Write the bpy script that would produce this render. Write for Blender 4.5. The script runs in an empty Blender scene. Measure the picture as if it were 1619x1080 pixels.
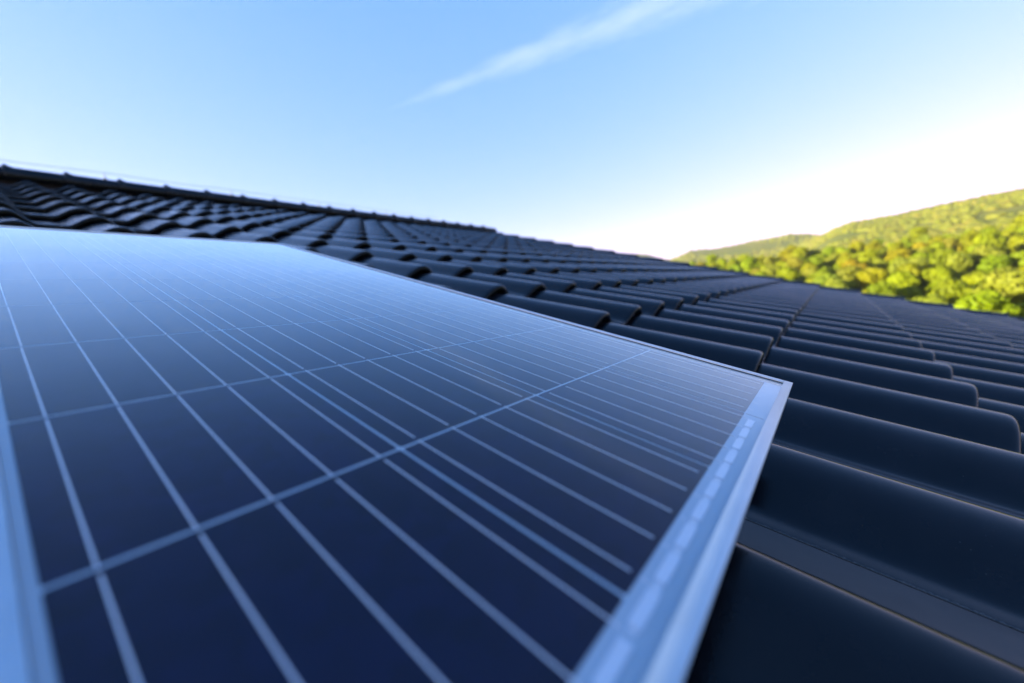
import bpy, bmesh, math, random
import numpy as np
from mathutils import Matrix, Vector, noise

random.seed(11)
rng = np.random.default_rng(11)
SC = bpy.context.scene
COL = SC.collection
rad = math.radians

# ------------------------------------------------------------------ camera, world, sun, exposure
PITCH = rad(17.0)                       # slope of the roof
CAM_H = 6.0                             # camera height above the garden
ROOF_M = Matrix.Translation((0, 0, CAM_H)) @ Matrix.Rotation(PITCH, 4, 'X')    # roof frame: x along ridge, y up the slope
right = Vector((0.6125, -0.7787, 0.1365)); fwd = Vector((0.7790, 0.5645, -0.2729))
up = Vector((0.1355, 0.2734, 0.9523))
CAM_R = Matrix((right, up, -fwd)).transposed()
cam = bpy.data.cameras.new("camera"); cam_ob = bpy.data.objects.new("camera", cam); COL.objects.link(cam_ob)
cam_ob.matrix_world = ROOF_M @ CAM_R.to_4x4()
cam.sensor_width = 36.0; cam.lens = 14.342
cam.clip_start = 0.005; cam.clip_end = 30000
cam.dof.use_dof = True; cam.dof.focus_distance = 0.56; cam.dof.aperture_fstop = 2.3
SC.camera = cam_ob

SUN_EL, SUN_AZ = rad(9.0), rad(-54.0)  # azimuth from +Y towards +X
world = bpy.data.worlds.new("World"); SC.world = world; world.use_nodes = True
wn = world.node_tree.nodes; wl = world.node_tree.links
sky = wn.new('ShaderNodeTexSky'); sky.sky_type = 'NISHITA'; sky.sun_disc = False
sky.sun_elevation = SUN_EL; sky.sun_rotation = SUN_AZ
sky.air_density = 1.0; sky.dust_density = 0.15; sky.ozone_density = 2.6; sky.altitude = 300
# the camera's rendering of that sky (cool white balance, soft highlights), the same in every direction
sp = wn.new('ShaderNodeSeparateColor'); cb = wn.new('ShaderNodeCombineColor'); wl.new(sky.outputs[0], sp.inputs[0])
for ch, (g, k) in enumerate(((1.04, .675), (.52, .740), (.30, 1.50))):
    p = wn.new('ShaderNodeMath'); p.operation = 'POWER'; wl.new(sp.outputs[ch], p.inputs[0]); p.inputs[1].default_value = g
    q = wn.new('ShaderNodeMath'); q.operation = 'MULTIPLY'; wl.new(p.outputs[0], q.inputs[0]); q.inputs[1].default_value = k
    wl.new(q.outputs[0], cb.inputs[ch])
wl.new(cb.outputs[0], wn['Background'].inputs[0]); wn['Background'].inputs[1].default_value = 0.115

sun = bpy.data.lights.new("sun", 'SUN'); sun_ob = bpy.data.objects.new("sun", sun); COL.objects.link(sun_ob)
sun.energy = 5.0; sun.angle = rad(0.5); sun.color = (1.0, 0.95, 0.78)
sdir = Vector((math.sin(SUN_AZ)*math.cos(SUN_EL), math.cos(SUN_AZ)*math.cos(SUN_EL), math.sin(SUN_EL)))
sun_ob.rotation_euler = sdir.to_track_quat('Z', 'Y').to_euler()
sun_ob.location = (-20, 20, 30)

SC.view_settings.view_transform = 'Standard'; SC.view_settings.look = 'None'
SC.view_settings.gamma = 1.0; SC.view_settings.use_curve_mapping = False
SC.view_settings.exposure = 2.6
SC.cycles.max_bounces = 10; SC.cycles.transparent_max_bounces = 12
SC.cycles.volume_step_rate = 0.2
SC.cycles.use_denoising = True

# ------------------------------------------------------------------ helpers
def link(o, parent=None):
    COL.objects.link(o)
    if parent is not None: o.parent = parent
    return o
def mesh_from(name, verts, faces, mat=None, smooth=False, sharp=None):
    me = bpy.data.meshes.new(name)
    me.from_pydata([tuple(v) for v in verts], [], [tuple(f) for f in faces]); me.update()
    if mat: me.materials.append(mat)
    if smooth:
        me.polygons.foreach_set('use_smooth', [True]*len(me.polygons))
        if sharp: me.set_sharp_from_angle(angle=sharp)
    return me
def fast_mesh(name, verts, faces, mat=None, smooth=False):
    """verts (n,3), faces (m,k) arrays with constant k"""
    me = bpy.data.meshes.new(name); k = faces.shape[1]
    me.vertices.add(len(verts)); me.vertices.foreach_set('co', np.asarray(verts, np.float32).ravel())
    me.loops.add(faces.size); me.loops.foreach_set('vertex_index', faces.astype(np.int32).ravel())
    me.polygons.add(len(faces)); me.polygons.foreach_set('loop_start', np.arange(0, faces.size, k, dtype=np.int32))
    me.polygons.foreach_set('loop_total', np.full(len(faces), k, np.int32))
    if smooth: me.polygons.foreach_set('use_smooth', np.ones(len(faces), bool))
    me.update(calc_edges=True); me.validate()
    if mat: me.materials.append(mat)
    return me
def obj(name, me, parent=None, loc=None):
    o = bpy.data.objects.new(name, me); link(o, parent)
    if loc is not None: o.location = loc
    return o
def empty(name, label, cat, loc=(0, 0, 0), group=None):
    o = bpy.data.objects.new(name, None); link(o); o.location = loc; o.empty_display_size = .2
    o['label'] = label; o['category'] = cat
    if group: o['group'] = group
    return o
def box(x0, x1, y0, y1, z0, z1):
    v = [(x, y, z) for z in (z0, z1) for y in (y0, y1) for x in (x0, x1)]
    f = [(0, 2, 3, 1), (4, 5, 7, 6), (0, 1, 5, 4), (2, 6, 7, 3), (0, 4, 6, 2), (1, 3, 7, 5)]
    return v, f
def box_mesh(name, b, mat, bevel=0.0, seg=2):
    v, f = box(*b); me = mesh_from(name, v, f, mat)
    if bevel:
        bm = bmesh.new(); bm.from_mesh(me)
        bmesh.ops.bevel(bm, geom=bm.edges[:], offset=bevel, segments=seg, affect='EDGES', profile=.5)
        bm.to_mesh(me); bm.free()
        me.polygons.foreach_set('use_smooth', [True]*len(me.polygons)); me.set_sharp_from_angle(angle=rad(40))
    return me
def material(name):
    m = bpy.data.materials.new(name); m.use_nodes = True
    n, l = m.node_tree.nodes, m.node_tree.links
    return m, n, l, n['Principled BSDF']
def ramp(n, stops):
    r = n.new('ShaderNodeValToRGB'); e = r.color_ramp.elements
    while len(e) < len(stops): e.new(.5)
    for x, (p, c) in zip(e, stops): x.position = p; x.color = (*c, 1) if len(c) == 3 else c
    return r
def tex(n, l, kind, scale, src, **kw):
    t = n.new(kind); t.inputs['Scale'].default_value = scale; l.new(src, t.inputs['Vector'])
    for k, v in kw.items(): t.inputs[k].default_value = v
    return t

# ------------------------------------------------------------------ materials
def mat_tile():
    m, n, l, b = material("glazed_slate_tile")
    tc = n.new('ShaderNodeTexCoord'); oi = n.new('ShaderNodeObjectInfo')
    off = n.new('ShaderNodeVectorMath'); off.operation = 'MULTIPLY_ADD'
    l.new(oi.outputs['Random'], off.inputs[0]); off.inputs[1].default_value = (37, 19, 53); l.new(tc.outputs['Object'], off.inputs[2])
    n1 = tex(n, l, 'ShaderNodeTexNoise', 9, off.outputs[0], Detail=6, Roughness=.6)
    r1 = ramp(n, [(.3, (.0024, .0027, .0036)), (.7, (.006, .0064, .008))]); l.new(n1.outputs[0], r1.inputs[0])
    # dust and lichen specks
    n2 = tex(n, l, 'ShaderNodeTexNoise', 260, off.outputs[0], Detail=3, Roughness=.55)
    r2 = ramp(n, [(.67, (0, 0, 0)), (.76, (1, 1, 1))]); l.new(n2.outputs[0], r2.inputs[0])
    n3 = tex(n, l, 'ShaderNodeTexNoise', 14, off.outputs[0], Detail=4)
    r3 = ramp(n, [(.5, (0, 0, 0)), (.72, (1, 1, 1))]); l.new(n3.outputs[0], r3.inputs[0])
    mu = n.new('ShaderNodeMath'); mu.operation = 'MULTIPLY'; l.new(r2.outputs[0], mu.inputs[0]); l.new(r3.outputs[0], mu.inputs[1])
    mx = n.new('ShaderNodeMix'); mx.data_type = 'RGBA'; l.new(mu.outputs[0], mx.inputs[0]); l.new(r1.outputs[0], mx.inputs[6])
    mx.inputs[7].default_value = (.045, .044, .038, 1)
    sx = n.new('ShaderNodeSeparateXYZ'); l.new(tc.outputs['Object'], sx.inputs[0])
    ja = n.new('ShaderNodeMapRange'); l.new(sx.outputs[0], ja.inputs[0]); ja.inputs[1].default_value = -.134; ja.inputs[2].default_value = -.1425; ja.inputs[3].default_value = 0; ja.inputs[4].default_value = 1
    jn = tex(n, l, 'ShaderNodeTexNoise', 330, off.outputs[0], Detail=4, Roughness=.7)
    jm = n.new('ShaderNodeMath'); jm.operation = 'MULTIPLY'; l.new(ja.outputs[0], jm.inputs[0]); l.new(jn.outputs[0], jm.inputs[1])
    jr = ramp(n, [(.34, (0, 0, 0)), (.50, (1, 1, 1))]); l.new(jm.outputs[0], jr.inputs[0])
    jx = n.new('ShaderNodeMix'); jx.data_type = 'RGBA'; l.new(jr.outputs[0], jx.inputs[0]); l.new(mx.outputs[2], jx.inputs[6]); jx.inputs[7].default_value = (.05, .048, .042, 1)
    mx = jx
    v = n.new('ShaderNodeMix'); v.data_type = 'RGBA'; v.blend_type = 'MULTIPLY'; v.inputs[0].default_value = 1
    rr = ramp(n, [(0, (.65, .65, .65)), (1, (1.35, 1.33, 1.35))]); l.new(oi.outputs['Random'], rr.inputs[0])
    l.new(mx.outputs[2], v.inputs[6]); l.new(rr.outputs[0], v.inputs[7]); l.new(v.outputs[2], b.inputs['Base Color'])
    st = n.new('ShaderNodeMapping'); st.inputs['Scale'].default_value = (34, 3.5, 8); l.new(off.outputs[0], st.inputs[0])     # rain streaks down the slope
    n6 = n.new('ShaderNodeTexNoise'); n6.inputs['Scale'].default_value = 1; n6.inputs['Detail'].default_value = 6; n6.inputs['Roughness'].default_value = .65; l.new(st.outputs[0], n6.inputs['Vector'])
    r4 = ramp(n, [(.34, (.12,)*3), (.66, (.27,)*3)]); l.new(n6.outputs[0], r4.inputs[0]); l.new(r4.outputs[0], b.inputs['Roughness'])
    b.inputs['Specular IOR Level'].default_value = .22; b.inputs['Specular Tint'].default_value = (.80, 1, 1, 1)
    n4 = tex(n, l, 'ShaderNodeTexNoise', 420, off.outputs[0], Detail=2)
    n5 = tex(n, l, 'ShaderNodeTexNoise', 22, off.outputs[0], Detail=3)
    ad = n.new('ShaderNodeMath'); ad.operation = 'MULTIPLY_ADD'; l.new(n5.outputs[0], ad.inputs[0]); ad.inputs[1].default_value = 5.0; l.new(n4.outputs[0], ad.inputs[2])
    bp = n.new('ShaderNodeBump'); bp.inputs['Strength'].default_value = .15; bp.inputs['Distance'].default_value = .0005
    l.new(ad.outputs[0], bp.inputs['Height']); l.new(bp.outputs[0], b.inputs['Normal'])
    return m
M_TILE = mat_tile()

def mat_cell():
    m, n, l, b = material("polycrystalline_cell")
    tc = n.new('ShaderNodeTexCoord'); oi = n.new('ShaderNodeObjectInfo')
    off = n.new('ShaderNodeVectorMath'); off.operation = 'MULTIPLY_ADD'
    l.new(oi.outputs['Random'], off.inputs[0]); off.inputs[1].default_value = (7, 9, 5); l.new(tc.outputs['Object'], off.inputs[2])
    vo = tex(n, l, 'ShaderNodeTexVoronoi', 95, off.outputs[0], Randomness=1.0)
    r = ramp(n, [(0, (.0022, .0030, .017)), (1, (.0045, .0054, .029))])
    sp = n.new('ShaderNodeSeparateColor'); l.new(vo.outputs['Color'], sp.inputs[0]); l.new(sp.outputs[0], r.inputs[0])
    mx = n.new('ShaderNodeMix'); mx.data_type = 'RGBA'; mx.blend_type = 'MULTIPLY'; mx.inputs[0].default_value = 1
    rr = ramp(n, [(0, (.85, .9, .85)), (1, (1.25, 1.1, 1.2))]); l.new(oi.outputs['Random'], rr.inputs[0])
    l.new(r.outputs[0], mx.inputs[6]); l.new(rr.outputs[0], mx.inputs[7]); l.new(mx.outputs[2], b.inputs['Base Color'])
    b.inputs['Roughness'].default_value = .45; b.inputs['Specular IOR Level'].default_value = .25
    return m
M_CELL = mat_cell()

def mat_simple(name, col, rough, metal=0.0, nscale=0, namt=.1, spec=.5, bump=0):
    m, n, l, b = material(name)
    b.inputs['Roughness'].default_value = rough; b.inputs['Metallic'].default_value = metal
    b.inputs['Specular IOR Level'].default_value = spec; b.inputs['Base Color'].default_value = (*col, 1)
    if nscale:
        tc = n.new('ShaderNodeTexCoord'); t = tex(n, l, 'ShaderNodeTexNoise', nscale, tc.outputs['Object'], Detail=5, Roughness=.6)
        r = ramp(n, [(.3, tuple(c*(1-namt) for c in col)), (.7, tuple(min(1, c*(1+namt)) for c in col))])
        l.new(t.outputs[0], r.inputs[0]); l.new(r.outputs[0], b.inputs['Base Color'])
        if bump:
            bp = n.new('ShaderNodeBump'); bp.inputs['Strength'].default_value = bump; bp.inputs['Distance'].default_value = .002
            l.new(t.outputs[0], bp.inputs['Height']); l.new(bp.outputs[0], b.inputs['Normal'])
    return m
M_BACK = mat_simple("white_backsheet", (.37, .45, .50), .6, 0, 6, .05)
M_RIBBON = mat_simple("tinned_ribbon", (.60, .62, .64), .3, .0, 60, .05)
M_TAB = mat_simple("white_solder_tab", (.64, .67, .70), .35, .0, 60, .05)
M_ALU = mat_simple("anodised_aluminium", (.47, .54, .56), .4, .8, 30, .05)
M_PLASTER = mat_simple("cream_render", (.62, .58, .5), .9, 0, 3, .08, .3, .4)
M_DECK = mat_simple("dark_underlay", (.02, .02, .02), .9)
M_STEEL = mat_simple("weathered_steel", (.10, .105, .11), .7, .3, 20, .1)
M_BARK = mat_simple("bark", (.10, .075, .05), .95, 0, 4, .3, .2, .6)

def mat_glass():
    m, n, l, b = material("solar_glass"); n.remove(b)
    # anti-reflective cover glass: very little mirror face-on, a full mirror at grazing angles (Schlick)
    lw = n.new('ShaderNodeLayerWeight'); lw.inputs['Blend'].default_value = .5
    pw = n.new('ShaderNodeMath'); pw.operation = 'POWER'; l.new(lw.outputs['Facing'], pw.inputs[0]); pw.inputs[1].default_value = 6.2
    fr = n.new('ShaderNodeMath'); fr.operation = 'MULTIPLY_ADD'; l.new(pw.outputs[0], fr.inputs[0]); fr.inputs[1].default_value = 1.80; fr.inputs[2].default_value = .006; fr.use_clamp = True
    tr = n.new('ShaderNodeBsdfTransparent'); tr.inputs['Color'].default_value = (.97, .985, .98, 1)
    gl = n.new('ShaderNodeBsdfGlossy'); gl.inputs['Color'].default_value = (.87, 1, 1, 1); gl.inputs['Roughness'].default_value = .16
    tc = n.new('ShaderNodeTexCoord')
    t1 = tex(n, l, 'ShaderNodeTexNoise', 5, tc.outputs['Object'], Detail=6, Roughness=.65)
    r1 = ramp(n, [(.35, (.035,)*3), (.7, (.085,)*3)]); l.new(t1.outputs[0], r1.inputs[0]); l.new(r1.outputs[0], gl.inputs['Roughness'])
    t2 = tex(n, l, 'ShaderNodeTexNoise', 900, tc.outputs['Object'], Detail=1)
    bp = n.new('ShaderNodeBump'); bp.inputs['Strength'].default_value = .05; bp.inputs['Distance'].default_value = .0003
    l.new(t2.outputs[0], bp.inputs['Height']); l.new(bp.outputs[0], gl.inputs['Normal'])
    # thin film of dust and dried rain: it dulls the mirror a little, unevenly
    r3 = ramp(n, [(.3, (.90,)*3), (.7, (1, 1, 1))]); l.new(t1.outputs[0], r3.inputs[0])
    du = n.new('ShaderNodeMath'); du.operation = 'MULTIPLY'; l.new(fr.outputs[0], du.inputs[0]); l.new(r3.outputs[0], du.inputs[1]); fr = du
    mx = n.new('ShaderNodeMixShader'); l.new(fr.outputs[0], mx.inputs[0]); l.new(tr.outputs[0], mx.inputs[1]); l.new(gl.outputs[0], mx.inputs[2])
    l.new(mx.outputs[0], n['Material Output'].inputs['Surface'])
    return m
M_GLASS = mat_glass()

def mat_leaf(name, island=False):
    m, n, l, b = material(name)
    oi = n.new('ShaderNodeObjectInfo'); tc = n.new('ShaderNodeTexCoord')
    t = tex(n, l, 'ShaderNodeTexNoise', .55 if not island else .02, tc.outputs['Object'], Detail=3)
    r = ramp(n, [(.3, (.8, .84, .8)), (.7, (1.15, 1.1, 1.2))]); l.new(t.outputs[0], r.inputs[0])
    mx = n.new('ShaderNodeMix'); mx.data_type = 'RGBA'; mx.blend_type = 'MULTIPLY'; mx.inputs[0].default_value = 1
    if island:
        g = n.new('ShaderNodeNewGeometry')
        c = ramp(n, [(0, (.088, .094, .005)), (.35, (.094, .097, .005)), (.6, (.104, .098, .006)), (.8, (.095, .101, .005)), (.95, (.114, .092, .008)), (1, (.106, .097, .008))])
        l.new(g.outputs['Random Per Island'], c.inputs[0]); l.new(c.outputs[0], mx.inputs[6])
    else:
        l.new(oi.outputs['Color'], mx.inputs[6])
    l.new(r.outputs[0], mx.inputs[7]); l.new(mx.outputs[2], b.inputs['Base Color'])
    b.inputs['Roughness'].default_value = .6; b.inputs['Specular IOR Level'].default_value = .1
    if not island:
        tl = n.new('ShaderNodeBsdfTranslucent'); l.new(mx.outputs[2], tl.inputs[0])
        ms = n.new('ShaderNodeMixShader'); ms.inputs[0].default_value = .35
        l.new(b.outputs[0], ms.inputs[1]); l.new(tl.outputs[0], ms.inputs[2]); l.new(ms.outputs[0], n['Material Output'].inputs['Surface'])
    return m
M_LEAF = mat_leaf("leaves"); M_WOOD = mat_leaf("far_foliage", True)

def mat_ground():
    m, n, l, b = material("meadow_and_scrub")
    tc = n.new('ShaderNodeTexCoord')
    t = tex(n, l, 'ShaderNodeTexNoise', .012, tc.outputs['Object'], Detail=8, Roughness=.62)
    r = ramp(n, [(.3, (.072, .084, .006)), (.48, (.090, .092, .008)), (.62, (.112, .098, .012)), (.78, (.17, .14, .04))])
    l.new(t.outputs[0], r.inputs[0]); l.new(r.outputs[0], b.inputs['Base Color'])
    b.inputs['Roughness'].default_value = .95; b.inputs['Specular IOR Level'].default_value = .1
    return m
M_GROUND = mat_ground()

# ------------------------------------------------------------------ terrain: garden, valley floor, wooded hills
def interp(t, xs, ys): return np.interp(t, xs, ys)
def smooth(t): t = np.clip(t, 0, 1); return t*t*(3-2*t)
HILLS = [   # azimuths (deg), skyline elevation (deg), distance, half depth in front, behind
    ([60, 64, 67, 70.4, 72.6, 75, 80, 90], [2.0, 4.0, 5.0, 4.5, 3.6, 2.8, 1.5, .5], 2300, 900, 700),
    ([66, 70, 72.6, 75.7, 78.5, 83.2, 86.3, 88, 89.7, 94, 100, 110], [-1, .8, 2.9, 3.95, 3.9, 4.25, 4.4, 4.1, 3.5, 2.5, 1.5, .5], 1350, 650, 500),
    ([80, 84, 87, 89, 90.4, 91.9, 95.2, 97.9, 100.6, 103.1, 110, 120, 135, 160, 180], [-3, -1, 1.2, 3.0, 3.9, 4.35, 4.55, 4.8, 5.0, 5.1, 5.4, 6, 4, 1, 0], 820, 480, 500),
]
def ground_z(az, r):
    """height relative to the camera's feet on the ground (world z), az in degrees, r in metres"""
    z = interp(r, [0, 14, 50, 95, 160, 250, 420, 900, 4000], [0, 0, -8.5, -7.0, 0.5, 10.5, 15, 22, 40])
    base = z.copy() if hasattr(z, 'copy') else z
    for a, e, R, wf, wb in HILLS:
        top = np.tan(np.radians(interp(az, a, e)))*R + CAM_H
        win = smooth((az-(a[0]-8))/8)*smooth(((a[-1]+8)-az)/8)
        s = np.where(r < R, smooth(1-(R-r)/wf), smooth(1-(r-R)/wb))
        z = z + np.maximum(top-base, 0)*win*s
    return z
def wob(x, y, s, amp): return amp*noise.noise(Vector((x*s, y*s, 3.1)))
azs = np.concatenate([np.arange(-180, 58, 4.), np.arange(58, 122, .7), np.arange(122, 180, 4.)])
rs = np.concatenate([np.arange(4, 60, 5.), np.arange(60, 300, 14.), np.arange(300, 3100, 45.), [3400, 3900]])
V = [(0, 0, 0)]; A, Rr = np.meshgrid(azs, rs)
Z = ground_z(A, Rr)
X = Rr*np.sin(np.radians(A)); Y = Rr*np.cos(np.radians(A))
for i in range(len(rs)):
    for j in range(len(azs)):
        k = min(1, max(0, (rs[i]-20)/400))
        V.append((X[i, j], Y[i, j], Z[i, j] + k*(wob(X[i, j], Y[i, j], .004, 7) + wob(X[i, j], Y[i, j], .015, 2.5))))
na = len(azs); F = []
for j in range(na): F.append((0, 1+(j+1) % na, 1+j))
for i in range(len(rs)-1):
    for j in range(na):
        a = 1+i*na+j; b_ = 1+i*na+(j+1) % na
        F.append((a, b_, b_+na, a+na))
terrain = obj('hills', mesh_from('hills', V, F, M_GROUND, True))
terrain['kind'] = 'structure'

# ------------------------------------------------------------------ house
RIDGE_Y = 6.80; ZC = -0.2425              # ridge line and height of the tile crests, in the roof frame
TW, TE, T0X, T0Y = 0.30, 0.4787, 1.3185, 0.0862
K0, K1, J0, J1 = -19, 21, -6, 13
house = empty('house', 'house with dark glazed tile roof that fills the lower picture', 'house')
XL, XR = T0X+(K0-.5)*TW, T0X+K1*TW+.15
def rw(x, y, z): return ROOF_M @ Vector((x, y, z))
eave = rw(0, T0Y+TE*J0, ZC-.16); ridge = rw(0, RIDGE_Y, ZC-.10)
back_y = 2*ridge.y-eave.y
dv = []
for x in (XL, XR-.02):
    dv += [(x, eave.y, eave.z), (x, ridge.y, ridge.z), (x, back_y, eave.z), (x, back_y, eave.z-.12), (x, ridge.y, ridge.z-.16), (x, eave.y, eave.z-.12)]
df = [(0, 6, 7, 1), (1, 7, 8, 2), (2, 8, 9, 3), (3, 9, 10, 4), (4, 10, 11, 5), (5, 11, 6, 0), (0, 1, 4, 5), (1, 2, 3, 4), (6, 11, 10, 7), (7, 10, 9, 8)]
roof = obj('roof', mesh_from('roof', dv, df, M_DECK), house)
g0, g1 = eave.y+.55, back_y-.55
def zroof(y): return eave.z-.13+(min(y, back_y-(y-eave.y))-eave.y)*math.tan(PITCH) if y <= ridge.y else eave.z-.13+(back_y-y)*math.tan(PITCH)
wv = []
for x in (XL+.35, XR-.35): wv += [(x, g0, -.5), (x, g1, -.5), (x, g1, zroof(g1)), (x, ridge.y, zroof(ridge.y)), (x, g0, zroof(g0))]
wf = [(0, 1, 2, 3, 4), (9, 8, 7, 6, 5), (0, 5, 6, 1), (1, 6, 7, 2), (4, 9, 5, 0)]
obj('wall', mesh_from('wall', wv, wf, M_PLASTER), house)

# roof tiles ------------------------------------------------------
PAN = -.056
def prof(w):
    if w < -.120: z = PAN
    elif w < 0: z = PAN*(1-(.5-.5*math.cos(math.pi*((w+.120)/.120)**.74)))
    elif w < .092: z = PAN*(.5-.5*math.cos(math.pi*(w/.092)))
    else: z = PAN
    if w > .1545: z -= .0034*min(1, (w-.1545)/.0015)
    if w < -.135: z += .0012*(w+.143)/.008 - .0012
    return z
def tile_arrays(ws, ys, end_face=True, thick=.013):
    """open shell: upper side, front end face, underside strip at the end, side lips"""
    n = len(ws); V = []; F = []
    for (y, dz) in ys:
        for w in ws:
            V.append((w, y, prof(w) - y*(.034/TE) + dz))
    for i in range(len(ys)-1):
        for j in range(n-1):
            a = i*n+j; F.append((a, a+1, a+n+1, a+n))
    y0, d0 = ys[0]
    b0 = len(V)
    for w in ws: V.append((w, y0+.001, prof(w)+d0-thick))           # lower edge of the end face
    for w in ws: V.append((w, y0+.12, prof(w)-(.12)*(.034/TE)-thick-.006))   # underside running back
    for j in range(n-1):
        F.append((j+1, j, b0+j, b0+j+1)); F.append((b0+j+1, b0+j, b0+n+j, b0+n+j+1))
    # left lip
    L = len(V)
    for i, (y, dz) in enumerate(ys): V.append((ws[0]+.0005, y, prof(ws[0]) - y*(.034/TE)+dz-.011))
    for i in range(len(ys)-1): F.append((i*n, (i+1)*n, L+i+1, L+i))
    return V, F
def lin(a, b, k): return [a+(b-a)*i/(k-1) for i in range(k)]
WS_HI = [-.1430, -.1410, -.137, -.128, -.120] + lin(-.114, -.006, 17) + [0, .006] + lin(.012, .092, 13) + [.140, .1545, .156, .175]
YS_HI = [(0, -.0085), (.0022, -.0045), (.006, -.0017), (.012, -.0003), (.020, 0), (.06, 0), (.2, 0), (.38, 0), (.545, 0)]
WS_LO = [-.143, -.137, -.120] + lin(-.10, -.012, 6) + [0] + lin(.015, .092, 6) + [.1545, .156, .17]
YS_LO = [(0, -.008), (.004, -.003), (.014, 0), (.30, 0), (.545, 0)]
me_hi = mesh_from('roof_tile', *tile_arrays(WS_HI, YS_HI), M_TILE, True, rad(50))
me_lo = mesh_from('roof_tile_far', *tile_arrays(WS_LO, YS_LO), M_TILE, True, rad(50))

PANEL_R = None
# where the panel stands, in the roof frame (bottom-left corner of the first cell, with its two edge directions)
pb = Vector((-0.0030, 0.0308, -0.1408))
px = (Vector((0.64019754, -0.00111028, -0.15021855)) - Vector((-0.01895454, 0.00081709, -0.14046186))).normalized()
py = Vector((0.64424942, 1.47915635, -0.16889509)) - Vector((0.64019754, -0.00111028, -0.15021855))
py = (py - px*py.dot(px)).normalized(); pz = px.cross(py)
PM = Matrix((px, py, pz)).transposed()
pb = Vector((-0.01895454, 0.00081709, -0.14046186)) + px*(.1*.15696) + py*(.19*.1585)
def hidden_by_panel(P):
    d = P; den = d.dot(pz)
    if abs(den) < 1e-9: return False
    t = pb.dot(pz)/den
    if not 0 < t < 1: return False
    q = P*t-pb; u, v = q.dot(px), q.dot(py)
    return -.004 < u < .643 and -.02 < v < 1.44
def in_view(P):
    d = P.dot(fwd)
    if d < .05: return None
    return 810+645*P.dot(right)/d, 540-645*P.dot(up)/d, d
tiles = []
for k in range(K0, K1+1):
    for j in range(J0, J1+1):
        x, y = T0X+k*TW, T0Y+j*TE; score = 0
        for ax in (-.14, -.07, 0, .07, .14):
            for ay in (0, .12, .24, .36, .47):
                P = Vector((x+ax, y+ay, ZC-.03-ay*.07 if ax else ZC-ay*.07)); s = in_view(P)
                if s and -12 < s[0] < 1631 and -12 < s[1] < 1092 and not hidden_by_panel(P):
                    score += .034*645*645/(s[2]**2)*max(.02, -P.z/P.length)/25
        tiles.append((score, k, j))
tiles.sort(reverse=True)
n_part = min(300, sum(1 for s in tiles if s[0] > 0))
rest = []
for i, (s, k, j) in enumerate(tiles):
    x, y = T0X+k*TW+random.gauss(0, .0008), T0Y+j*TE+random.gauss(0, .0018)
    M = ROOF_M @ Matrix.Translation((x, y, ZC+random.gauss(0, .0006))) @ Matrix.Rotation(random.gauss(0, .004), 4, 'Z') @ Matrix.Rotation(random.gauss(0, .002), 4, 'X')
    if i < n_part:
        d = in_view(Vector((x, y, ZC)))
        near = (d and d[2] < 3.2) or Vector((x, y)).length < 2.2
        t = obj('roof_tile', me_hi if near else me_lo, roof); t.matrix_local = M
    else: rest.append(M)
tv, tf = tile_arrays(WS_LO[::1], YS_LO)
tv = np.array(tv); tf = np.array(tf)
VV = np.concatenate([(np.c_[tv, np.ones(len(tv))] @ np.array(M).T)[:, :3] for M in rest])
FF = np.concatenate([tf+len(tv)*i for i in range(len(rest))])
o = obj('tile_covering', fast_mesh('tile_covering', VV, FF, M_TILE, True), roof); o['kind'] = 'stuff'

# verge tiles down the far gable edge, ridge tiles -----------------
def verge_mesh():
    V, F = [], []
    sec = [(-.02, -.052), (-.005, -.02), (.02, .012), (.05, .028), (.085, .022), (.108, .0), (.116, -.04), (.118, -.16)]
    ys = [(0, -.004), (.01, 0), (.25, 0), (.54, 0)]
    for y, dz in ys:
        for x, z in sec: V.append((x, y, z-y*.07+dz))
    n = len(sec)
    for i in range(len(ys)-1):
        for j in range(n-1): a = i*n+j; F.append((a, a+1, a+n+1, a+n))
    b0 = len(V)
    for x, z in sec: V.append((x, .002, z-.02))
    for j in range(n-1): F.append((j+1, j, b0+j, b0+j+1))
    return mesh_from('verge_tile', V, F, M_TILE, True, rad(60))
vm = verge_mesh()
for j in range(J0, J1+1):
    o = obj('verge_tile', vm, roof)
    o.matrix_local = ROOF_M @ Matrix.Translation((T0X+K1*TW+.03+random.gauss(0, .001), T0Y+j*TE, ZC+.004))
def ridge_mesh():
    V, F = [], []
    L = .426
    st = [(-.005, .080), (.0, .094), (.013, .110), (.024, .112), (.05, .096), (.08, .087), (.2, .085), (.42, .082), (.455, .080)]
    ang = [rad(a) for a in (-128, -115, -95, -72, -50, -28, -10, 0, 10, 28, 50, 72, 95, 115, 128)]
    for x, r in st:
        for a in ang: V.append((x, r*math.sin(a)*1.08, r*math.cos(a)))
    n = len(ang)
    for i in range(len(st)-1):
        for j in range(n-1): a = i*n+j; F.append((a, a+n, a+n+1, a+1))
    return mesh_from('ridge_tile', V, F, M_TILE, True, rad(50))
rm = ridge_mesh()
RX0 = .290
for i in range(-16, 18):
    x = RX0+.426*i+random.gauss(0, .002)
    o = obj('ridge_tile', rm, roof)
    o.matrix_local = Matrix.Translation(rw(x, RIDGE_Y, -.225+random.gauss(0, .0015)))
cap_x = RX0+.426*18-.03
# closing disc at the gable end of the ridge
cv = [(0, 0, 0)] + [(0, .079*math.sin(rad(a)), .079*math.cos(rad(a))) for a in range(-130, 131, 20)]
cv += [(.02, y, z) for _, y, z in cv]
nn = 15; cf = [(0, i, i+1) for i in range(1, 14)] + [(nn, nn+i+1, nn+i) for i in range(1, 14)] + [(i, nn+i, nn+i+1, i+1) for i in range(1, 14)]
o = obj('ridge_end_cap', mesh_from('ridge_end_cap', cv, cf, M_TILE), roof); o.matrix_local = Matrix.Translation(rw(cap_x, RIDGE_Y, -.225))

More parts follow.
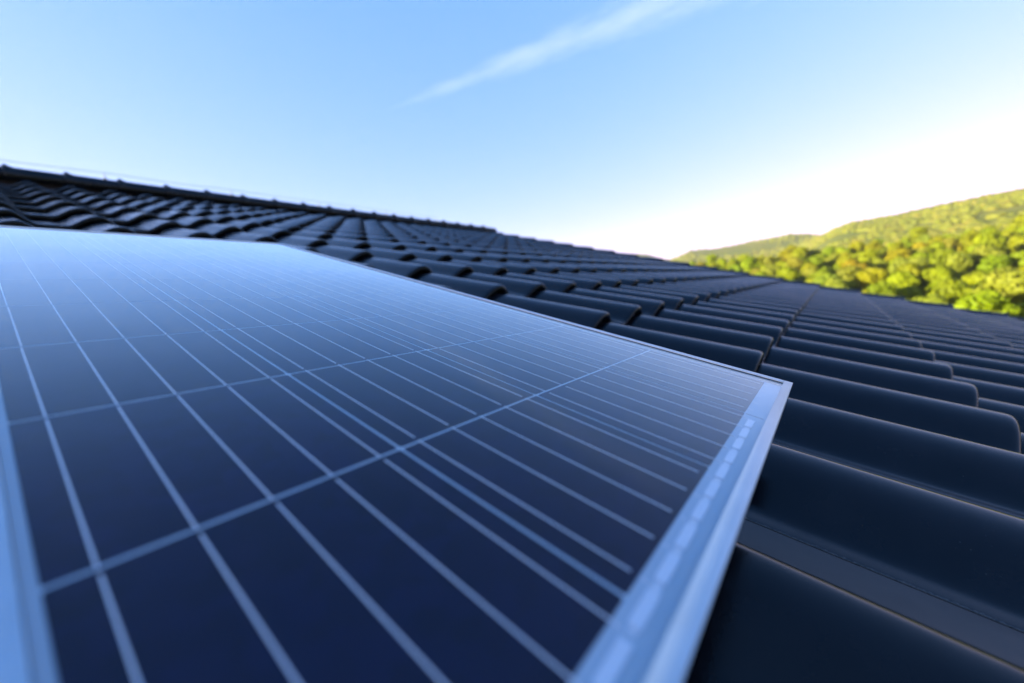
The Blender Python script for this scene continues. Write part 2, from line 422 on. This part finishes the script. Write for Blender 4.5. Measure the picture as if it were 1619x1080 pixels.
c0_, c1_ = rw(0, RIDGE_Y-.06, -.40), rw(0, RIDGE_Y, -.19)
obj('ridge_bedding', mesh_from('ridge_bedding', *box(XL+.05, cap_x, c0_.y, 2*c1_.y-c0_.y, c1_.z-.30, c1_.z), M_DECK), roof)  # mortar fill, added to block sun leaking in under the ridge tiles

# lightning conductor along the ridge ------------------------------
def tube(pts, r, seg=6):
    V, F = [], []
    for i, p in enumerate(pts):
        p = Vector(p); d = (Vector(pts[min(i+1, len(pts)-1)])-Vector(pts[max(i-1, 0)])).normalized()
        a = d.orthogonal().normalized(); b_ = d.cross(a)
        for s in range(seg):
            t = 2*math.pi*s/seg; V.append(p+a*r*math.cos(t)+b_*r*math.sin(t))
    for i in range(len(pts)-1):
        for s in range(seg): F.append((i*seg+s, i*seg+(s+1) % seg, (i+1)*seg+(s+1) % seg, (i+1)*seg+s))
    F.append(tuple(range(seg))[::-1]); F.append(tuple(range((len(pts)-1)*seg, len(pts)*seg)))
    return V, F
lc = empty('lightning_conductor', 'thin metal lightning conductor wire on short holders along the roof ridge', 'lightning conductor', rw(.27, RIDGE_Y, -.12))
hx = [RX0+.426*i+.30 for i in (-3, -1.0, 1.92-.0, 5.0, 8.0, 11, 14, 16.6)]
hx = [-1.45, -.2, 1.04, 2.31, 3.55, 4.83, 6.1]
wire = []
for i, x in enumerate(hx):
    b0 = Vector((x, RIDGE_Y, -.142)); p0 = rw(*b0)-lc.location; h = .07
    V, F = tube([p0, p0+Vector((0, 0, h))], .0045)
    v2, f2 = box(p0.x-.012, p0.x+.012, p0.y-.03, p0.y+.03, p0.z-.004, p0.z+.006)
    F += [tuple(q+len(V) for q in f) for f in f2]; V += v2
    obj('wire_holder', mesh_from('wire_holder', V, F, M_STEEL), lc)
    if i: wire.append((wire[-1]+p0+Vector((0, 0, h)))/2-Vector((0, 0, .012)))
    wire.append(p0+Vector((0, 0, h)))
V, F = tube(wire, .0024)
obj('wire', mesh_from('wire', V, F, M_STEEL), lc)

# ------------------------------------------------------------------ solar panel
panel = empty('solar_panel', 'framed blue polycrystalline solar panel lying on the dark tiled roof', 'solar panel')
panel.matrix_world = ROOF_M @ (Matrix.Translation(pb) @ PM.to_4x4())
CX, CY = .15696, .1585
NX, NY = 4, 9
x0, x1, y0, y1 = -.0036, .6335, -.0190, 1.4395     # inner edges of the frame lip
LIP, LZ, DEPTH = .0098, .0019, .035
def rail(name, a, b_, c, d):
    return obj(name, box_mesh(name, (a, b_, c, d, -DEPTH+LZ, LZ), M_ALU, .0003), panel)
rail('frame_rail', x0-LIP, x1+LIP, y0-LIP, y0)
rail('frame_rail', x0-LIP, x1+LIP, y1, y1+LIP)
rail('frame_rail', x0-LIP, x0, y0+.0002, y1-.0002)
rail('frame_rail', x1, x1+LIP, y0+.0002, y1-.0002)
obj('backsheet', box_mesh('backsheet', (x0+.0003, x1-.0003, y0+.0003, y1-.0003, -.0075, -.0047), M_BACK), panel)
v, f = box(x0+.0002, x1-.0002, y0+.0002, y1-.0002, -.0032, 0)
obj('glass', mesh_from('glass', v, f[1:2], M_GLASS), panel)       # single optical surface of the cover glass
for xa in (x1-.0016,):
    obj('lip_shade_strip', box_mesh('lip_shade_strip', (xa+.0001, xa+.0015, y0+.0003, y1-.0003, -.003, .0004), M_DECK), panel)  # black strip stands in for the shaded, dark-reflecting inner wall of the lip
GX, GY = .0022, .0024
def cell_mesh():
    w, h, c = (CX-GX)/2, (CY-GY)/2, .0012
    p = [(-w+c, -h), (w-c, -h), (w, -h+c), (w, h-c), (w-c, h), (-w+c, h), (-w, h-c), (-w, -h+c)]
    V = [(x, y, 0) for x, y in p]+[(x, y, -.0006) for x, y in p]
    return mesh_from('solar_cell', V, [tuple(range(8))]+[(i, i+8, (i+1) % 8+8, (i+1) % 8) for i in range(8)], M_CELL)
cm = cell_mesh()
def strip(name, x, ya, yb, w, z0, z1, mat): return mesh_from(name, *box(x-w/2, x+w/2, ya, yb, z0, z1), mat)
BW = .00100
h = CY/2
bb_down = mesh_from('busbar', *box(-BW/2, BW/2, -h-.0010, h-.0052, .0001, .0004), M_RIBBON)   # ribbon leaves over the lower gap
bb_up = mesh_from('busbar', *box(-BW/2, BW/2, -h+.0052, h+.0010, .0001, .0004), M_RIBBON)
for c in range(NX):
    for r in range(NY):
        cell = obj('solar_cell', cm, panel, ((c+.5)*CX, (r+.5)*CY, -.0044))
        cell.rotation_euler = (0, 0, random.gauss(0, .0007))
        for k in range(5):
            obj('busbar', bb_down if c % 2 == 0 else bb_up, cell, ((k-2)*.2*CX+random.gauss(0, .0001), 0, 0))
# string ribbons in the lower margin
def ribbon_segments(xa, xb, y, w, part):
    me = mesh_from('string_ribbon', *box(-.0118, .0118, -w/2, w/2, 0, .0005), M_TAB)
    base = obj('string_ribbon', mesh_from('string_ribbon_base', *box(xa, xb, y-w*.36, y+w*.36, -.0048, -.00445), M_RIBBON), panel)
    k = xa+.0157
    while k < xb:
        obj('solder_tab', me, base, (k, y, -.0043)); k += .2*CX
ribbon_segments(CX-.0157, 2*CX+.0157*8.7, -.0075, .0060, panel)
ribbon_segments(.0157, CX-.030, -.0075, .0060, panel)
for c in range(NX):
    for k in range(5):
        x = (c+.1+.2*k)*CX
        obj('ribbon_tail', mesh_from('ribbon_tail', *box(x-.0005, x+.0005, -.0045, .0004, -.0048, -.0045), M_RIBBON), panel)
obj('insulation_strip', mesh_from('insulation_strip', *box(.4678, .4686, -.0160, -.0005, -.0048, -.0044), M_STEEL), panel)
for yy in (.30, 1.13):     # mounting rails underneath
    obj('mounting_rail', box_mesh('mounting_rail', (-.03, .63, yy-.02, yy+.02, -.074, -.0345), M_ALU, .001), panel)

# ------------------------------------------------------------------ trees
def crown_mesh(seed, hgt, rad_, nq):
    r = np.random.default_rng(seed); lobes = []
    for i in range(15):
        a = r.uniform(0, 6.28); q = r.uniform(0, 1)**.6; z = r.uniform(.30, .92)
        rr = rad_*(1-abs(z-.55)**1.6*1.5)*.62*q
        lobes.append((rr*math.cos(a), rr*math.sin(a), z*hgt, rad_*r.uniform(.32, .52)))
    lobes.append((0, 0, hgt*.6, rad_*.6))
    V, F = [], []
    wts = np.array([l[3]**2 for l in lobes]); wts /= wts.sum()
    for li in r.choice(len(lobes), nq, p=wts):
        cx, cy, cz, R = lobes[li]
        d = r.normal(size=3); d /= np.linalg.norm(d)
        p = np.array([cx, cy, cz]) + d*R*np.array([1, 1, .82])*r.uniform(.84, 1.05)
        nrm = d + r.normal(size=3)*.22; nrm /= np.linalg.norm(nrm)
        a = np.cross(nrm, r.normal(size=3)); a /= np.linalg.norm(a); b_ = np.cross(nrm, a)
        s = rad_*r.uniform(.07, .125); k = len(V)
        V += [p-a*s, p-b_*s*.62, p+a*s, p+b_*s*.62]; F.append((k, k+1, k+2, k+3))
    return fast_mesh('crown', np.array(V), np.array(F), M_LEAF)
def trunk_mesh(seed, hgt, rad_):
    r = np.random.default_rng(seed+50)
    V, F = [], []
    def limb(pts, r0, r1, seg=7):
        k = len(V)
        for i, p in enumerate(pts):
            t = i/(len(pts)-1); q = r0*(1-t)+r1*t
            for s in range(seg): V.append((p[0]+q*math.cos(6.283*s/seg), p[1]+q*math.sin(6.283*s/seg), p[2]))
        for i in range(len(pts)-1):
            for s in range(seg): F.append((k+i*seg+s, k+i*seg+(s+1) % seg, k+(i+1)*seg+(s+1) % seg, k+(i+1)*seg+s))
    limb([(0, 0, -.5), (.05, 0, hgt*.2), (.02, .06, hgt*.45), (0, .1, hgt*.78)], .035*hgt*.6, .02)
    for i in range(6):
        a = r.uniform(0, 6.28); z = hgt*r.uniform(.25, .5); e = rad_*.7
        limb([(0, 0, z), (e*.5*math.cos(a), e*.5*math.sin(a), z+hgt*.12), (e*math.cos(a), e*math.sin(a), z+hgt*.26)], .09, .02, 5)
    return mesh_from('trunk', V, F, M_BARK, True)
VAR = [(9.5, 3.6), (8.0, 3.9), (11, 3.4), (7.0, 3.3), (9.0, 4.3)]
crowns = [crown_mesh(20+i, a, b_, 2600) for i, (a, b_) in enumerate(VAR)]
trunks = [trunk_mesh(20+i, a, b_) for i, (a, b_) in enumerate(VAR)]
KINDS = [
    ('leafy_tree', 'bright yellow-green leafy tree in the wood below the hills', (.175, .195, .003), .50),
    ('leafy_tree', 'mid green leafy tree among the brighter trees of the wood', (.140, .178, .004), .24),
    ('leafy_tree', 'pale olive tree with dull crown in the sunlit wood', (.172, .185, .012), .20),
    ('leafy_tree', 'golden yellow tree turning in the sunlit wood', (.20, .168, .003), .05)]
GRP = 'trees of the sunlit wood beyond the roof'
def plant(kind, az, r, vi, scale, label=None):
    name, lab, col, _ = KINDS[kind]
    x, y = r*math.sin(rad(az)), r*math.cos(rad(az)); z = float(ground_z(np.array([az]), np.array([float(r)]))[0])
    look = ['bright yellow-green tree', 'mid green tree', 'pale olive tree', 'golden yellow tree'][kind]
    depth = 'just behind the roof edge' if r < 95 else 'amid other trees' if r < 165 else 'high below the open hill'
    side = 'left end of wood' if az < 86 else 'midway along wood' if az < 96 else 'right end of wood'
    t = empty(name, label or '%s %s, %s' % (look, depth, side), 'tree', (x, y, z))
    t['group'] = GRP if not label else GRP
    cr = obj('crown', crowns[vi], t); tr = obj('trunk', trunks[vi], t)
    k = [c*random.uniform(.88, 1.12) for c in col]; cr.color = (*k, 1)
    t.rotation_euler = (0, 0, random.uniform(0, 6.28)); t.scale = (scale, scale, scale*random.uniform(.9, 1.1))
    return t
pts = []
tries = 0
while len(pts) < 290 and tries < 40000:
    tries += 1
    r = random.uniform(46, 245); az = random.uniform(73, 108)
    top = math.degrees(math.atan2(float(ground_z(np.array([az]), np.array([r]))[0])+7.5-CAM_H, r))
    if top < np.interp(az, [73, 85.6, 94, 103.2, 108], [3, -.5, -2.6, -5.8, -7.5]) - .2: continue      # would stand wholly behind the roof
    x, y = r*math.sin(rad(az)), r*math.cos(rad(az))
    if all((x-a)**2+(y-b_)**2 > (3.5+r*.012)**2 for a, b_ in pts): pts.append((x, y))
print('trees', len(pts))
for x, y in pts:
    u = random.random(); kind = 0
    for i, kd in enumerate(KINDS):
        if u < kd[3]: kind = i; break
        u -= kd[3]
    plant(kind, math.degrees(math.atan2(x, y)), math.hypot(x, y), random.randrange(5), random.uniform(.68, 1.0))

# the wood running on up the hills: too far and too many to count
bm = bmesh.new(); bmesh.ops.create_icosphere(bm, subdivisions=2, radius=1)
iv = np.array([v.co[:] for v in bm.verts]); iff = np.array([[v.index for v in f.verts] for f in bm.faces]); bm.free()
VV, FF, nv = [], [], 0
def clump(x, y, z, s, hgt):
    global nv
    q = iv*(1+.14*rng.normal(size=(len(iv), 1)))*np.array([s, s, hgt]) + np.array([x, y, z])
    VV.append(q); FF.append(iff+nv); nv += len(iv)
cnt = 0
while cnt < 14000:
    r = math.sqrt(random.uniform(240**2, 2350**2)) if random.random() < .5 else random.uniform(240, 1000)
    az = random.uniform(67, 109)
    x, y = r*math.sin(rad(az)), r*math.cos(rad(az))
    d = noise.noise(Vector((x*.006, y*.006, 1.7)))
    if r > 330 and d > .32: continue                     # clearings
    cnt += 1
    s = random.uniform(1.7, 3.3)*(1 if r < 450 else 1.1)
    z = float(ground_z(np.array([az]), np.array([r]))[0]) + min(1, (r-20)/400)*(wob(x, y, .004, 7)+wob(x, y, .015, 2.5))
    clump(x, y, z+s*.1, s*random.uniform(.9, 1.5), s*random.uniform(.5, .9))
o = obj('hillside_forest', fast_mesh('hillside_forest', np.concatenate(VV), np.concatenate(FF), M_WOOD, True))
o['kind'] = 'stuff'; o['label'] = 'mixed green and autumn coloured forest covering the hills'

# ------------------------------------------------------------------ thin streak of cloud
def pix_dir(x, y):
    d = (fwd*645 + right*(x-809.5) - up*(y-540)).normalized()
    return (ROOF_M.to_3x3() @ d).normalized()
D = 3200.0
c0 = pix_dir(610, 176)*D; c1 = pix_dir(1085, -8)*D*1.0
ax = (c1-c0); L = ax.length*1.35; ax.normalize()
zz = (c0+c1).normalized(); yy = zz.cross(ax).normalized(); zz = ax.cross(yy)
CM = Matrix((ax, yy, zz)).transposed().to_4x4(); CM.translation = c0+Vector((0, 0, CAM_H))
cl = bpy.data.objects.new('cloud', None)
R0, R1 = 24.0, 270.0
V, F = [], []; seg = 14; nst = 10
for i in range(nst+1):
    t = i/nst; q = R0+(R1-R0)*t**.85
    for s in range(seg): V.append((L*t, q*math.cos(6.2832*s/seg), .7*q*math.sin(6.2832*s/seg)))
for i in range(nst):
    for s in range(seg): F.append((i*seg+s, i*seg+(s+1) % seg, (i+1)*seg+(s+1) % seg, (i+1)*seg+s))
F.append(tuple(range(seg))[::-1]); F.append(tuple(range(nst*seg, (nst+1)*seg)))
def mat_cloud():
    m, n, l, b = material("cirrus_vapour"); n.remove(b)
    tc = n.new('ShaderNodeTexCoord'); sx = n.new('ShaderNodeSeparateXYZ'); l.new(tc.outputs['Object'], sx.inputs[0])
    def mt(op, a, b_=None, c=None):
        k = n.new('ShaderNodeMath'); k.operation = op
        for i, q in enumerate((a, b_, c)):
            if q is None: continue
            if isinstance(q, (int, float)): k.inputs[i].default_value = q
            else: l.new(q, k.inputs[i])
        return k.outputs[0]
    tx = mt('DIVIDE', sx.outputs[0], L)
    Rx = mt('MULTIPLY_ADD', mt('POWER', mt('MAXIMUM', tx, 0.0), .85), R1-R0, R0)
    mp = n.new('ShaderNodeMapping'); mp.inputs['Scale'].default_value = (.0035, .011, .011); l.new(tc.outputs['Object'], mp.inputs[0])
    ns = n.new('ShaderNodeTexNoise'); ns.inputs['Scale'].default_value = 1; ns.inputs['Detail'].default_value = 5; ns.inputs['Roughness'].default_value = .6
    l.new(mp.outputs[0], ns.inputs['Vector'])
    rr = mt('SQRT', mt('ADD', mt('POWER', sx.outputs[1], 2.0), mt('POWER', mt('DIVIDE', sx.outputs[2], .7), 2.0)))
    u = mt('DIVIDE', rr, Rx)
    core = mt('MAXIMUM', mt('SUBTRACT', 1.0, u), 0.0)
    dn = mt('MAXIMUM', mt('ADD', core, mt('MULTIPLY_ADD', ns.outputs[0], 1.7, -1.18)), 0.0)
    dn = mt('MULTIPLY', dn, core)
    fade = mt('MINIMUM', mt('MULTIPLY', tx, 2.6), 1.0)
    dens = mt('MULTIPLY', mt('MULTIPLY', mt('DIVIDE', dn, Rx), fade), .43)
    pv = n.new('ShaderNodeVolumePrincipled'); pv.inputs['Color'].default_value = (1, 1, 1, 1); pv.inputs['Anisotropy'].default_value = .1
    l.new(dens, pv.inputs['Density']); l.new(pv.outputs[0], n['Material Output'].inputs['Volume'])
    return m
co = obj('cloud', mesh_from('cloud', V, F, mat_cloud()))
bpy.data.objects.remove(cl)
co.name = 'cloud'; co.matrix_world = CM
co['label'] = 'thin white streak of cloud slanting across the blue sky'; co['category'] = 'cloud'

# ------------------------------------------------------------------ air
hz, n, l, b = material("valley_haze"); n.remove(b)
pv = n.new('ShaderNodeVolumePrincipled'); pv.inputs['Color'].default_value = (1, .98, .93, 1)
pv.inputs['Density'].default_value = 0.00009; pv.inputs['Anisotropy'].default_value = .2
l.new(pv.outputs[0], n['Material Output'].inputs['Volume'])
zmin = min(v.co.z for v in terrain.data.vertices)-1; zmax = max(v.co.z for v in terrain.data.vertices)+25
o = obj('haze', mesh_from('haze', *box(-4000, 4000, -4000, 4000, zmin, zmax), hz)); o['kind'] = 'stuff'
print('haze box', zmin, zmax)
